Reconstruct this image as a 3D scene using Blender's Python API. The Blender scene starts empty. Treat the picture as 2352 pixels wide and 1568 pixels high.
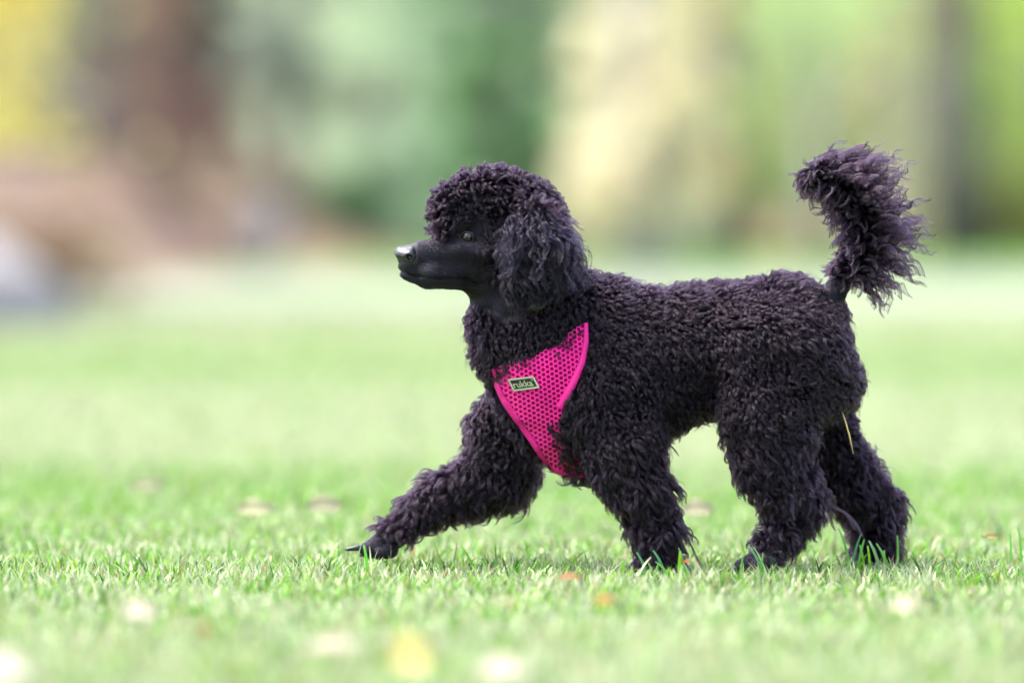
import bpy, bmesh, math, random
import numpy as np
from mathutils import Vector, Matrix
from mathutils.bvhtree import BVHTree

rng = np.random.default_rng(7)
random.seed(7)
S = bpy.context.scene
COL = S.collection
R = math.radians

# ------------------------------------------------------------------ camera
LENS, SW = 200.0, 36.0
F = 2352 * LENS / SW            # focal length in units of a 2352-wide picture
CAM_H, CAM_D, HOR = 0.5, 8.0, 478.0
cam = bpy.data.cameras.new('camera')
camo = bpy.data.objects.new('camera', cam); COL.objects.link(camo)
cam.lens = LENS; cam.sensor_width = SW
cam.shift_y = -(784 - HOR) / 2352
cam.clip_end = 800
camo.location = (0, -CAM_D, CAM_H); camo.rotation_euler = (R(90), 0, 0)
cam.dof.use_dof = True
cam.dof.focus_distance = CAM_D - 0.09
cam.dof.aperture_fstop = 1.7
S.camera = camo

# ------------------------------------------------------------------ sky, sun, exposure
SUN_EL, SUN_ROT = 66, -85
w = bpy.data.worlds.new('World'); S.world = w; w.use_nodes = True
nt = w.node_tree
sky = nt.nodes.new('ShaderNodeTexSky'); sky.sky_type = 'NISHITA'; sky.sun_disc = False
sky.sun_elevation = R(SUN_EL); sky.sun_rotation = R(SUN_ROT)
sky.dust_density = 3.0; sky.air_density = 1.0; sky.ozone_density = 1.0
hs = nt.nodes.new('ShaderNodeHueSaturation'); hs.inputs['Saturation'].default_value = .75   # thin overcast: greyer than clear sky
nt.links.new(sky.outputs[0], hs.inputs['Color']); nt.links.new(hs.outputs[0], nt.nodes['Background'].inputs[0])
nt.nodes['Background'].inputs[1].default_value = 0.15
sun = bpy.data.lights.new('sun', 'SUN'); sun.energy = 1.0; sun.angle = R(45); sun.color = (1.0, 0.96, 0.9)
suno = bpy.data.objects.new('sun', sun); COL.objects.link(suno)
el, az = R(SUN_EL), R(SUN_ROT)
sdir = Vector((math.sin(az) * math.cos(el), math.cos(az) * math.cos(el), math.sin(el)))
suno.rotation_euler = sdir.to_track_quat('Z', 'Y').to_euler(); suno.location = (0, 0, 12)
S.view_settings.view_transform = 'Standard'; S.view_settings.look = 'None'
S.view_settings.exposure = 2.66; S.view_settings.gamma = 1.0
S.view_settings.use_curve_mapping = False
S.cycles.use_denoising = True
S.cycles.max_bounces = 8
S.cycles.transparent_max_bounces = 8
try:
    S.cycles_curves.shape = 'RIBBONS'
except Exception:
    pass

# ------------------------------------------------------------------ helpers
def PT(u, v, d):
    """world point seen at (u, v) of the 2352-wide picture, d metres behind the dog's plane"""
    k = F / (CAM_D + d)
    return np.array(((u - 1176) / k, d, CAM_H - (v - HOR) / k))
PX = F / CAM_D                  # picture units per metre at the dog
def UV(p):
    k = F / (CAM_D + p[:, 1])
    return 1176 + p[:, 0] * k, HOR - (p[:, 2] - CAM_H) * k

def tag(o, label=None, cat=None, group=None, kind=None):
    if label: o['label'] = label
    if cat: o['category'] = cat
    if group: o['group'] = group
    if kind: o['kind'] = kind
    return o
def empty(name, loc):
    o = bpy.data.objects.new(name, None); COL.objects.link(o); o.location = loc
    o.empty_display_size = 0.05
    return o
def link(name, me, parent=None):
    o = bpy.data.objects.new(name, me); COL.objects.link(o)
    if parent:
        o.parent = parent; o.matrix_parent_inverse = Matrix.Translation(-parent.location)
    return o
def mesh_np(name, V, faces_flat, counts, mat, parent=None, smooth=True, cols=None, mats=None, midx=None):
    """mesh from numpy arrays; faces_flat the corner indices, counts corners per face"""
    V = np.asarray(V, np.float32); ff = np.asarray(faces_flat, np.int32).ravel()
    counts = np.asarray(counts, np.int32)
    me = bpy.data.meshes.new(name)
    me.vertices.add(len(V)); me.vertices.foreach_set('co', V.ravel())
    me.loops.add(len(ff)); me.loops.foreach_set('vertex_index', ff)
    me.polygons.add(len(counts))
    me.polygons.foreach_set('loop_start', np.concatenate(([0], np.cumsum(counts)[:-1])).astype(np.int32))
    me.polygons.foreach_set('use_smooth', np.full(len(counts), smooth))
    for m in (mats or [mat]): me.materials.append(m)
    if midx is not None: me.polygons.foreach_set('material_index', np.asarray(midx, np.int32))
    if cols is not None:
        a = me.attributes.new('tint', 'FLOAT_COLOR', 'POINT')
        c = np.ones((len(V), 4), np.float32); c[:, :3] = cols
        a.data.foreach_set('color', c.ravel())
    me.update(calc_edges=True); me.validate()
    return link(name, me, parent)
def bm_obj(name, bm, mat, parent=None, smooth=True):
    me = bpy.data.meshes.new(name)
    bmesh.ops.recalc_face_normals(bm, faces=bm.faces[:])
    bm.to_mesh(me); bm.free()
    for p in me.polygons: p.use_smooth = smooth
    for m in (mat if isinstance(mat, list) else [mat]): me.materials.append(m)
    return link(name, me, parent)

def material(name, color=(.5, .5, .5), rough=.6, spec=.5, **kw):
    m = bpy.data.materials.new(name); m.use_nodes = True
    b = m.node_tree.nodes['Principled BSDF']
    b.inputs['Base Color'].default_value = (*color, 1); b.inputs['Roughness'].default_value = rough
    b.inputs['Specular IOR Level'].default_value = spec
    for k, v in kw.items(): b.inputs[k.replace('_', ' ')].default_value = v
    return m
def noisy(name, stops, scale=5, rough=.8, detail=6, bump=0.0, bdist=.01, stretch=(1, 1, 1), spec=.3):
    m = material(name, rough=rough, spec=spec); t = m.node_tree; N = t.nodes; L = t.links
    b = N['Principled BSDF']
    tc = N.new('ShaderNodeTexCoord'); mp = N.new('ShaderNodeMapping'); mp.inputs['Scale'].default_value = stretch
    nz = N.new('ShaderNodeTexNoise'); nz.inputs['Scale'].default_value = scale; nz.inputs['Detail'].default_value = detail
    cr = N.new('ShaderNodeValToRGB'); e = cr.color_ramp.elements
    while len(e) < len(stops): e.new(.5)
    for i, (p, c) in enumerate(stops): e[i].position = p; e[i].color = (*c, 1)
    L.new(tc.outputs['Object'], mp.inputs[0]); L.new(mp.outputs[0], nz.inputs['Vector'])
    L.new(nz.outputs['Fac'], cr.inputs[0]); L.new(cr.outputs[0], b.inputs['Base Color'])
    if bump:
        bp = N.new('ShaderNodeBump'); bp.inputs['Strength'].default_value = bump; bp.inputs['Distance'].default_value = bdist
        L.new(nz.outputs['Fac'], bp.inputs['Height']); L.new(bp.outputs[0], b.inputs['Normal'])
    return m
def tint_mat(name, rough=.5, spec=.4, trans=.35, gain=1.0):
    """leafy material: own colour of each blade or leaf from the mesh, partly translucent"""
    m = material(name, rough=rough, spec=spec); t = m.node_tree; N = t.nodes; L = t.links
    b = N['Principled BSDF']; at = N.new('ShaderNodeAttribute'); at.attribute_name = 'tint'
    L.new(at.outputs['Color'], b.inputs['Base Color'])
    tr = N.new('ShaderNodeBsdfTranslucent'); mx = N.new('ShaderNodeMixShader'); mx.inputs[0].default_value = trans
    L.new(at.outputs['Color'], tr.inputs[0]); L.new(b.outputs[0], mx.inputs[1]); L.new(tr.outputs[0], mx.inputs[2])
    L.new(mx.outputs[0], N['Material Output'].inputs['Surface'])
    return m

def vnoise(x, y, seed=0):
    """smooth value noise in the plane, 0..1"""
    r = np.random.default_rng(seed).random((256, 256))
    xi = np.floor(x).astype(int); yi = np.floor(y).astype(int); fx = x - xi; fy = y - yi
    fx = fx * fx * (3 - 2 * fx); fy = fy * fy * (3 - 2 * fy)
    a = r[xi % 256, yi % 256]; b = r[(xi + 1) % 256, yi % 256]; c = r[xi % 256, (yi + 1) % 256]; d = r[(xi + 1) % 256, (yi + 1) % 256]
    return (a * (1 - fx) + b * fx) * (1 - fy) + (c * (1 - fx) + d * fx) * fy
def fbm(x, y, seed=0, n=4):
    s = 0; a = .5; t = 0
    for i in range(n):
        s = s + a * vnoise(x * 2 ** i, y * 2 ** i, seed + i); t += a; a *= .5
    return s / t
def sstep(a, b, x):
    t = np.clip((x - a) / (b - a), 0, 1); return t * t * (3 - 2 * t)

# ------------------------------------------------------------------ signed-distance modelling
class Field:
    def __init__(s, lo, hi, h):
        s.lo = np.array(lo, np.float64); s.h = h
        s.n = np.ceil((np.array(hi) - s.lo) / h).astype(int) + 1
        s.g = np.full(s.n, 1.0, np.float32)
    def _box(s, lo, hi):
        a = np.clip(np.floor((lo - s.lo) / s.h).astype(int), 0, s.n - 1)
        b = np.clip(np.ceil((hi - s.lo) / s.h).astype(int) + 1, 1, s.n)
        sl = tuple(slice(a[i], b[i]) for i in range(3))
        ax = [(s.lo[i] + s.h * np.arange(a[i], b[i])).astype(np.float32) for i in range(3)]
        return sl, np.meshgrid(*ax, indexing='ij', sparse=True)
    def cone(s, p1, r1, p2, r2, sy=1.0, k=.02, sub=False):
        p1 = np.array(p1, float); p2 = np.array(p2, float); m = max(r1, r2) + k * 1.5 + 2 * s.h
        mm = np.array((m, m * max(sy, .3) + k, m))
        sl, (X, Y, Z) = s._box(np.minimum(p1, p2) - mm, np.maximum(p1, p2) + mm)
        q1 = p1 * (1, 1 / sy, 1); q2 = p2 * (1, 1 / sy, 1); ba = q2 - q1; l2 = max(ba @ ba, 1e-12)
        x = X - q1[0]; y = Y / sy - q1[1]; z = Z - q1[2]
        t = np.clip((x * ba[0] + y * ba[1] + z * ba[2]) / l2, 0, 1)
        d = np.sqrt((x - t * ba[0]) ** 2 + (y - t * ba[1]) ** 2 + (z - t * ba[2]) ** 2) - (r1 + t * (r2 - r1))
        if sy < 1: d = d * (sy ** .35)
        o = s.g[sl]
        if sub:
            h = np.clip(.5 - .5 * (o + d) / k, 0, 1); s.g[sl] = o * (1 - h) + (-d) * h + k * h * (1 - h)
        else:
            h = np.clip(.5 + .5 * (d - o) / k, 0, 1); s.g[sl] = d * (1 - h) + o * h - k * h * (1 - h)
    def mesh(s):
        g = s.g; ins = g < 0; n = s.n
        idx = -np.ones(n - 1, np.int64)
        acc = np.zeros((*(n - 1), 3), np.float32); cnt = np.zeros(n - 1, np.float32)
        quads = []
        edges = []
        for ax in range(3):
            sa = [slice(None)] * 3; sb = [slice(None)] * 3; sa[ax] = slice(0, -1); sb[ax] = slice(1, None)
            cr = ins[tuple(sa)] != ins[tuple(sb)]
            I = np.argwhere(cr)
            a = g[tuple(sa)][cr]; b = g[tuple(sb)][cr]; t = a / (a - b)
            pos = I.astype(np.float32); pos[:, ax] += t
            o1, o2 = [i for i in range(3) if i != ax]
            for du in (0, -1):
                for dv in (0, -1):
                    J = I.copy(); J[:, o1] += du; J[:, o2] += dv
                    ok = np.all((J >= 0) & (J < n - 1), axis=1)
                    Jo = J[ok]
                    np.add.at(acc, (Jo[:, 0], Jo[:, 1], Jo[:, 2]), pos[ok]); np.add.at(cnt, (Jo[:, 0], Jo[:, 1], Jo[:, 2]), 1)
            edges.append((ax, o1, o2, I, a < b))
        act = np.argwhere(cnt > 0)
        idx[act[:, 0], act[:, 1], act[:, 2]] = np.arange(len(act))
        V = acc[act[:, 0], act[:, 1], act[:, 2]] / cnt[act[:, 0], act[:, 1], act[:, 2]][:, None] * s.h + s.lo
        for ax, o1, o2, I, inside_first in edges:
            ok = (I[:, o1] > 0) & (I[:, o2] > 0) & (I[:, o1] < n[o1] - 1) & (I[:, o2] < n[o2] - 1); I = I[ok]; f = inside_first[ok]
            def at(du, dv):
                J = I.copy(); J[:, o1] += du; J[:, o2] += dv
                return idx[J[:, 0], J[:, 1], J[:, 2]]
            q = np.stack((at(-1, -1), at(0, -1), at(0, 0), at(-1, 0)), 1)
            flip = f if ax != 1 else ~f
            q[~flip] = q[~flip][:, ::-1]
            quads.append(q)
        return V, np.concatenate(quads)

# ================================================================== THE SETTING
XF_D = [10, 20, 24, 30, 37, 44, 53, 60, 66]; XF_X = [-4.2, -2.5, -2.16, -2.35, -2.5, -2.2, -1.1, 1.2, 6.0]
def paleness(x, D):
    """how pale (light on undulating slopes put into the colour, plus straw) the turf is, 0..1, in world metres (D from the camera's foot line)"""
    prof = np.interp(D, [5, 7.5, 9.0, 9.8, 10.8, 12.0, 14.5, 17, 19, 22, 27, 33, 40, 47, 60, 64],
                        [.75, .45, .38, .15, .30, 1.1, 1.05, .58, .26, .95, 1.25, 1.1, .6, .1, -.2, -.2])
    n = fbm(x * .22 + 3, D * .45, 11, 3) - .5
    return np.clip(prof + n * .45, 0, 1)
GREEN = np.array((.082, .18, .026)); PALE = np.array((.205, .212, .162))  # lawn bands: lit and shaded swells of the flat ground put into its colour
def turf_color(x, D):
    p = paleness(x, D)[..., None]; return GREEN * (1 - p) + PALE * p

# ground, one sheet reaching the horizon: fine near, coarse far
gx = np.concatenate((-np.geomspace(400, 6, 24), np.linspace(-5.5, 5.5, 56), np.geomspace(6, 400, 24)))
gD = np.concatenate((np.linspace(-30, 3, 12), np.linspace(4, 66, 250), np.geomspace(67, 700, 24)))
GX, GD = np.meshgrid(gx, gD, indexing='ij')
GZ = np.full_like(GX, -.018)
V = np.stack((GX, GD - CAM_D, GZ), -1).reshape(-1, 3)
ni, nj = GX.shape
I = np.arange(ni * nj).reshape(ni, nj)
Q = np.stack((I[:-1, :-1], I[1:, :-1], I[1:, 1:], I[:-1, 1:]), -1).reshape(-1, 4)
gm = tint_mat('turf_ground', rough=.75, spec=.15, trans=0.0)
t = gm.node_tree; N = t.nodes; L = t.links
tc = N.new('ShaderNodeTexCoord'); nz = N.new('ShaderNodeTexNoise'); nz.inputs['Scale'].default_value = 45; nz.inputs['Detail'].default_value = 8
cr = N.new('ShaderNodeValToRGB'); cr.color_ramp.elements[0].position = .3; cr.color_ramp.elements[0].color = (.6, .62, .6, 1)
cr.color_ramp.elements[1].position = .7; cr.color_ramp.elements[1].color = (1.25, 1.2, 1.25, 1)
mx = N.new('ShaderNodeMix'); mx.data_type = 'RGBA'; mx.blend_type = 'MULTIPLY'; mx.inputs[0].default_value = 1
L.new(tc.outputs['Object'], nz.inputs['Vector']); L.new(nz.outputs['Fac'], cr.inputs[0])
L.new(N['Attribute'].outputs['Color'], mx.inputs['A']); L.new(cr.outputs[0], mx.inputs['B'])
L.new(mx.outputs['Result'], N['Principled BSDF'].inputs['Base Color'])
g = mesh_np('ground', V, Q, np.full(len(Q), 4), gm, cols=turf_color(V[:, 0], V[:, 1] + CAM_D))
tag(g, kind='structure')

# low wooded bank at the left, rising to the forest floor
def bank_h(x, D):
    xf = np.interp(D, XF_D, XF_X)
    amp = np.interp(x, [-14, -3, -2.25, -1.3, 0, 4, 14], [1.4, .80, .48, .26, .15, .08, .1])
    h = amp * sstep(0, 1.5, xf - x) + sstep(66, 110, D) * 9.0
    h += (fbm(x * 1.3, D * 1.1, 31, 4) - .5) * .22 * sstep(0, 1.2, xf - x)
    return h - .03
bx = np.concatenate((np.linspace(-60, -9, 26), np.linspace(-8.8, 7, 120), np.linspace(7.5, 60, 26)))
bD = np.concatenate((np.linspace(12, 70, 170), np.linspace(71, 170, 40)))
BX, BD = np.meshgrid(bx, bD, indexing='ij')
BZ = bank_h(BX, BD)
edge = sstep(0, .25, np.interp(BD, XF_D, XF_X) - BX)
BZ = np.where(BD < 66, BZ * edge - .05 * (1 - edge), BZ)
V = np.stack((BX, BD - CAM_D, BZ), -1).reshape(-1, 3)
ni, nj = BX.shape; I = np.arange(ni * nj).reshape(ni, nj)
Q = np.stack((I[:-1, :-1], I[1:, :-1], I[1:, 1:], I[:-1, 1:]), -1).reshape(-1, 4)
ec = edge.reshape(-1); keep = (ec[Q].max(1) > 0) | (V[Q[:, 0], 1] > 57)
Q = Q[keep]
c1 = np.array((.155, .098, .075)); c2 = np.array((.155, .108, .068)); c3 = np.array((.13, .095, .09)); c4 = np.array((.10, .13, .06))
na = fbm(V[:, 0] * .9, V[:, 1] * .5, 41, 3)[:, None]; nb = fbm(V[:, 0] * 2.2, V[:, 1] * 1.2, 43, 3)[:, None]
bc = c1 * (1 - sstep(.4, .6, na)) + c2 * sstep(.4, .6, na)
bc = bc * (1 - sstep(.52, .7, nb) * .6) + c3 * sstep(.52, .7, nb) * .6
far = sstep(60, 68, V[:, 1:2]); bc = bc * (1 - far) + (c3 + c4) * .62 * far
b = mesh_np('hillside', V, Q, np.full(len(Q), 4), tint_mat('heath', rough=.9, spec=.1, trans=0), cols=bc)
tag(b, kind='structure')

# ------------------------------------------------------------------ grass blades (one uncountable mass)
def blades(x, D, hgt, wid, lean, cols, name, zbase=None):
    n = len(x); a = rng.random(n) * 2 * np.pi
    dx, dy = np.cos(a), np.sin(a); b = rng.random(n) * 2 * np.pi
    lx, ly = np.cos(b) * lean, np.sin(b) * lean
    V = np.zeros((n, 7, 3), np.float32)
    for j, (s, wv) in enumerate(((0, .8), (.4, 1.0), (.75, .75))):
        cx = x + lx * hgt * s ** 1.8; cy = (D - CAM_D) + ly * hgt * s ** 1.8; cz = hgt * s * (1 - .25 * lean * s)
        for k, sg in enumerate((-1, 1)):
            V[:, 2 * j + k, 0] = cx + sg * dx * wid * wv * .5; V[:, 2 * j + k, 1] = cy + sg * dy * wid * wv * .5; V[:, 2 * j + k, 2] = cz
    V[:, 6, 0] = x + lx * hgt; V[:, 6, 1] = D - CAM_D + ly * hgt; V[:, 6, 2] = hgt * (1 - .25 * lean)
    V[:, :, 2] -= .019
    base = (np.arange(n) * 7)[:, None]
    F4 = np.array((0, 1, 3, 2, 2, 3, 5, 4, 4, 5, 6))
    ff = (base + F4).ravel(); cnt = np.tile((4, 4, 3), n)
    return V.reshape(-1, 3), ff, cnt, np.repeat(cols, 7, 0)
def blade_colors(x, D):
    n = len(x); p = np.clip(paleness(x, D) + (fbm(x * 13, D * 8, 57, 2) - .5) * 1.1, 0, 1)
    r = rng.random(n)
    fresh = np.array((.112, .285, .014)); deep = np.array((.036, .11, .018)); lime = np.array((.205, .34, .034))
    straw = np.array((.36, .32, .18)); pale = np.array((.335, .385, .20)); brown = np.array((.30, .17, .08))
    c = np.where((r < .50)[:, None], fresh, np.where((r < .68)[:, None], deep, lime))
    pr = rng.random(n); pp = .16 + .72 * p
    c = np.where((pr < pp)[:, None], pale, c)
    sr = rng.random(n); c = np.where((sr < .08 + .05 * p)[:, None], straw, c); c = np.where((sr > .985)[:, None], brown, c)
    return c * (.6 + .75 * rng.random((n, 1)))
def scatter(D0, D1, dens, margin=.35):
    area = (D1 - D0) * (((D0 + D1) / 2) * .18 + 2 * margin); n = int(area * dens)
    D = D0 + (D1 - D0) * rng.random(n); hw = D * .09 + margin
    return (rng.random(n) * 2 - 1) * hw, D
parts = []
for D0, D1, dens, h0, w0, mg_ in ((4.7, 9.6, 12500, .0235, .0029, .9), (9.6, 13, 7000, .022, .0034, 1.4), (13, 20, 2600, .024, .006, 2.2), (20, 30, 800, .026, .012, 3.5), (2.5, 4.7, 3500, .023, .004, .9)):
    x, D = scatter(D0, D1, dens, mg_)
    clump = fbm(x * 9, D * 9, 51, 3); keep = rng.random(len(x)) < .45 + .9 * clump; x, D, clump = x[keep], D[keep], clump[keep]; h0 = h0 * (1 + .35 * (1 - sstep(6.2, 7.3, D))) if D1 < 10 else h0
    h = h0 * (.55 + .9 * clump) * (.5 + .85 * rng.random(len(x))); tall = rng.random(len(x)) < .03; h[tall] *= 1.75
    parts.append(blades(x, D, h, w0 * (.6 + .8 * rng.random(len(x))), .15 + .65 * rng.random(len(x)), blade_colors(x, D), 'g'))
# taller blades standing in front of the paws
def single(ub, vb, ut, vt, d, wpx, col):
    p0 = PT(ub, vb, d); p1 = PT(ut, vt, d); p0[2] = min(p0[2], -.015)
    w_ = wpx / PX; Vs = []
    for s, wv in ((0, 1), (.35, 1.05), (.75, .9), (1, .55)):
        p = p0 * (1 - s) + p1 * s; p[0] += (p1[0] - p0[0]) * (-.25) * math.sin(s * math.pi)
        p[1] -= .012 * math.sin(s * 2.2)
        Vs += [p - (w_ * wv / 2, 0, 0), p + (w_ * wv / 2, .001, 0)]
    return np.array(Vs), np.array((0, 1, 3, 2, 2, 3, 5, 4, 4, 5, 7, 6)), np.array((4, 4, 4)), np.tile(col, (8, 1))
dg = (.075, .24, .085); bg = (.20, .47, .02); mg = (.13, .34, .05)
for a in ((1488, 1330, 1462, 1266, -.20, 6, dg), (1530, 1330, 1500, 1262, -.19, 7, dg), (1560, 1330, 1562, 1264, -.21, 9, bg), (1576, 1300, 1558, 1256, -.18, 5, dg),
          (1505, 1325, 1488, 1290, -.21, 5, mg), (1545, 1330, 1505, 1288, -.20, 5, mg), (1578, 1345, 1566, 1295, -.2, 6, mg),
          (1428, 1345, 1434, 1282, -.2, 6, bg), (1755, 1300, 1722, 1255, -.2, 7, dg), (1745, 1320, 1752, 1268, -.2, 5, mg),
          (1700, 1320, 1706, 1270, -.22, 5, mg), (1952, 1260, 1925, 1211, .0, 6, mg), (1955, 1275, 1977, 1225, .0, 6, dg), (1970, 1285, 1984, 1237, .0, 7, mg),
          (1985, 1290, 1974, 1250, -.02, 6, mg), (2020, 1285, 1995, 1240, .0, 8, (.22, .40, .16)), (2040, 1290, 2012, 1246, -.01, 7, mg), (2062, 1290, 2060, 1228, .02, 6, mg),
          (1998, 1290, 1992, 1252, -.03, 6, bg), (2030, 1300, 2030, 1262, -.03, 6, mg), (2346, 1290, 2337, 1210, .05, 6, mg), (2322, 1270, 2318, 1226, .08, 5, mg),
          (846, 1330, 836, 1250, -.12, 7, (.12, .42, .04)), (1290, 1270, 1272, 1222, .35, 6, mg), (1215, 1300, 1205, 1240, .2, 5, mg), (600, 1400, 575, 1350, -.5, 6, mg)):
    parts.append(single(*a))
off = 0; VV = []; FF = []; CC = []; CL = []
for v_, f_, c_, k_ in parts:
    VV.append(v_); FF.append(f_ + off); CC.append(c_); CL.append(k_); off += len(v_)
gr = mesh_np('grass', np.concatenate(VV), np.concatenate(FF), np.concatenate(CC), tint_mat('grass_blade', rough=.28, spec=.5, trans=.35), smooth=True, cols=np.concatenate(CL))
tag(gr, 'short lawn grass of mixed bright green and pale blades', 'grass', kind='stuff')

# ------------------------------------------------------------------ boulders on the bank
def boulder(name, x, D, z, sx, sy, sz, rz, seed, label, mat):
    bm = bmesh.new(); bmesh.ops.create_icosphere(bm, subdivisions=4, radius=1)
    rs = np.random.default_rng(seed); dirs = rs.normal(size=(9, 3)); dirs /= np.linalg.norm(dirs, axis=1)[:, None]; cut = .62 + .3 * rs.random(9)
    for v in bm.verts:
        p = np.array(v.co)
        for d_, c_ in zip(dirs, cut):
            k = p @ d_
            if k > c_: p = p - d_ * (k - c_) * .85
        p = p * (1 + .05 * math.sin(7 * p[0] + seed) * math.sin(6 * p[1]))
        v.co = Vector((p[0] * sx, p[1] * sy, p[2] * sz))
    o = bm_obj(name, bm, mat, smooth=False)
    o.location = (x, D - CAM_D, z); o.rotation_euler = (0, 0, rz)
    return tag(o, label, 'boulder')
rock = noisy('granite', [(.3, (.13, .118, .11)), (.55, (.19, .172, .165)), (.75, (.23, .208, .20))], scale=6, bump=.5, rough=.85)
o = boulder('boulder', -2.76, 25.3, .04, .92, 1.3, .44, .3, 3, 'large pale grey boulder at the field edge under the yellow birch', rock)
o.rotation_euler = (0, R(12), .3)
o = boulder('boulder', -2.05, 46.5, .22, .22, .35, .40, .2, 5, 'narrow pale rock jutting from the heath bank before the dark stump trunk', rock)
o = boulder('boulder', -3.0, 33.5, .12, .5, .6, .26, .9, 8, 'low rounded rock on the bank to the right of the large boulder', rock)

# ------------------------------------------------------------------ trees
rng = np.random.default_rng(21)
def tube(bm, pts, rads, seg=8, cap=True):
    rings = []
    for i, p in enumerate(pts):
        a = Vector(pts[max(i - 1, 0)]); c = Vector(pts[min(i + 1, len(pts) - 1)]); t = (c - a).normalized()
        q = t.to_track_quat('Z', 'Y'); ring = []
        for k in range(seg):
            an = 2 * math.pi * k / seg
            ring.append(bm.verts.new(Vector(p) + q @ Vector((math.cos(an) * rads[i], math.sin(an) * rads[i], 0))))
        rings.append(ring)
    for r0, r1 in zip(rings, rings[1:]):
        for k in range(seg): bm.faces.new((r0[k], r0[(k + 1) % seg], r1[(k + 1) % seg], r1[k]))
    if cap:
        bm.faces.new(rings[-1]); bm.faces.new(rings[0][::-1])
def leaf_cards(P, size, cols, name, mat, parent, aspect=.7, flat=None):
    n = len(P); a = rng.normal(size=(n, 3)); a /= np.linalg.norm(a, axis=1)[:, None]
    if flat is not None: a[:, 2] *= flat; a /= np.linalg.norm(a, axis=1)[:, None]
    b = rng.normal(size=(n, 3)); b -= (b * a).sum(1)[:, None] * a; b /= np.linalg.norm(b, axis=1)[:, None]
    c_ = np.cross(a, b)
    s = (size * (.6 + .8 * rng.random(n)))[:, None]
    V = np.stack((P - a * s * .5, P + b * s * aspect * .5 - a * s * .05, P + a * s * .5 + c_ * s * .12, P - b * s * aspect * .5 - a * s * .05), 1).reshape(-1, 3)
    return mesh_np(name, V, np.arange(4 * n), np.full(n, 4), mat, parent, smooth=False, cols=np.repeat(cols, 4, 0))
LEAF = tint_mat('leaf', rough=.5, spec=.35, trans=.5)
bark_dark = noisy('bark_dark', [(.3, (.045, .036, .040)), (.7, (.13, .105, .11))], scale=9, bump=.6, stretch=(1, 1, .25))
bark_brown = noisy('bark_brown', [(.3, (.13, .10, .10)), (.7, (.24, .19, .18))], scale=8, bump=.6, stretch=(1, 1, .25))
bark_birch = noisy('bark_birch', [(.28, (.10, .08, .07)), (.38, (.36, .33, .30)), (.8, (.48, .45, .42))], scale=4, bump=.2, stretch=(1, 1, 4))
def tree(name, label, cat, u, D, h, tr, bark, ccols, base, cr_, n, size, cy=None, lean=0.0, spruce=False, x=None, group=None, limbs=7):
    """tree at picture column u, D metres from the camera; crown from height base up to h, radius cr_"""
    X = (u - 1176) / F * D if x is None else x
    z0 = max(float(bank_h(np.array([X]), np.array([D]))[0]), 0) if (X < float(np.interp(D, XF_D, XF_X)) or D > 66) else 0
    root = empty(name, (X, D - CAM_D, z0)); tag(root, label, cat, group)
    bm = bmesh.new()
    pts = []; rr = []
    for i in range(9):
        s = i / 8; pts.append((X + lean * h * s + .04 * h * .1 * math.sin(3 * s + u), D - CAM_D + .03 * math.sin(5 * s), z0 - .1 + h * s)); rr.append(tr * (1 - .85 * s) * (1.25 if i == 0 else 1))
    tube(bm, pts, rr, 12)
    tips = []
    for i in range(limbs):
        s = base / h + (1 - base / h) * (i + .3) / limbs; a = i * 2.4 + u; l = cr_ * (1 - .8 * s if spruce else math.sin(math.pi * min(max(.12, (s * h - base) / (h - base)), .95)) * .8 + .2)
        p0 = np.array((X + lean * h * s, D - CAM_D, z0 + h * s)); dr = np.array((math.cos(a), math.sin(a), -.15 if spruce else .55))
        p = [p0 + dr * l * t_ + np.array((0, 0, -.25 * l * t_ * t_)) for t_ in (0, .35, .7, 1)]
        tube(bm, p, [tr * .28 * (1 - s * .6), tr * .2 * (1 - s * .6), tr * .12, .008], 6); tips += p[1:]
    bm_obj('trunk', bm, bark, root)
    # foliage in clumps through the crown's volume
    nc = max(24, n // 60); ccen = []; crad = []
    for i in range(nc):
        s = rng.random() ** (1.25); z = base + (h - base) * s
        rad = cr_ * ((1 - s) ** .8 if spruce else math.sqrt(max(0, 1 - (2 * s - .82) ** 2 / 1.5)))
        a = rng.random() * 2 * np.pi; q = rad * math.sqrt(.15 + .85 * rng.random())
        ccen.append((X + lean * z + q * math.cos(a), D - CAM_D + q * math.sin(a), z0 + z - (q * .25 if spruce else q * .1))); crad.append(cr_ * (.16 + .18 * rng.random()))
    ccen = np.array(ccen); crad = np.array(crad); k = rng.integers(0, nc, n)
    off_ = rng.normal(size=(n, 3)) * crad[k][:, None] * (.62, .62, .30 if spruce else .62); P = ccen[k] + off_
    P[:, 2] = np.maximum(P[:, 2], z0 + .05)
    cc = np.array(ccols); ck = cc[rng.integers(0, len(cc), nc)][k] * (.8 + .4 * rng.random((n, 1))) * (.8 + .4 * rng.random((nc, 1)))[k]
    leaf_cards(P, size, ck, 'crown', LEAF, root)
    return root
Y = [(.88, .76, .24), (.90, .82, .36), (.84, .72, .20)]
YB = [(.72, .66, .45), (.76, .71, .52), (.69, .61, .41)]
GG = [(.27, .32, .24), (.33, .37, .29), (.21, .24, .19)]
GL = [(.60, .70, .50), (.68, .76, .57), (.50, .60, .42)]
GM = [(.15, .28, .11), (.20, .33, .15), (.11, .21, .085)]
PG = [(.55, .65, .30), (.60, .70, .36), (.48, .57, .28)]
YG = [(.68, .80, .23), (.74, .84, .28), (.60, .70, .20)]
tree('birch_tree', 'bright yellow birch hanging over the large grey boulder', 'tree', 20, 29, 6.5, .10, bark_birch, Y, .15, 1.35, 24000, .11, x=-3.62)
tree('spruce_tree', 'dark grey-green spruce just right of the yellow birch', 'tree', 215, 60, 11, .17, bark_brown, GG, .7, 1.4, 8000, .17, spruce=True)
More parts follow.
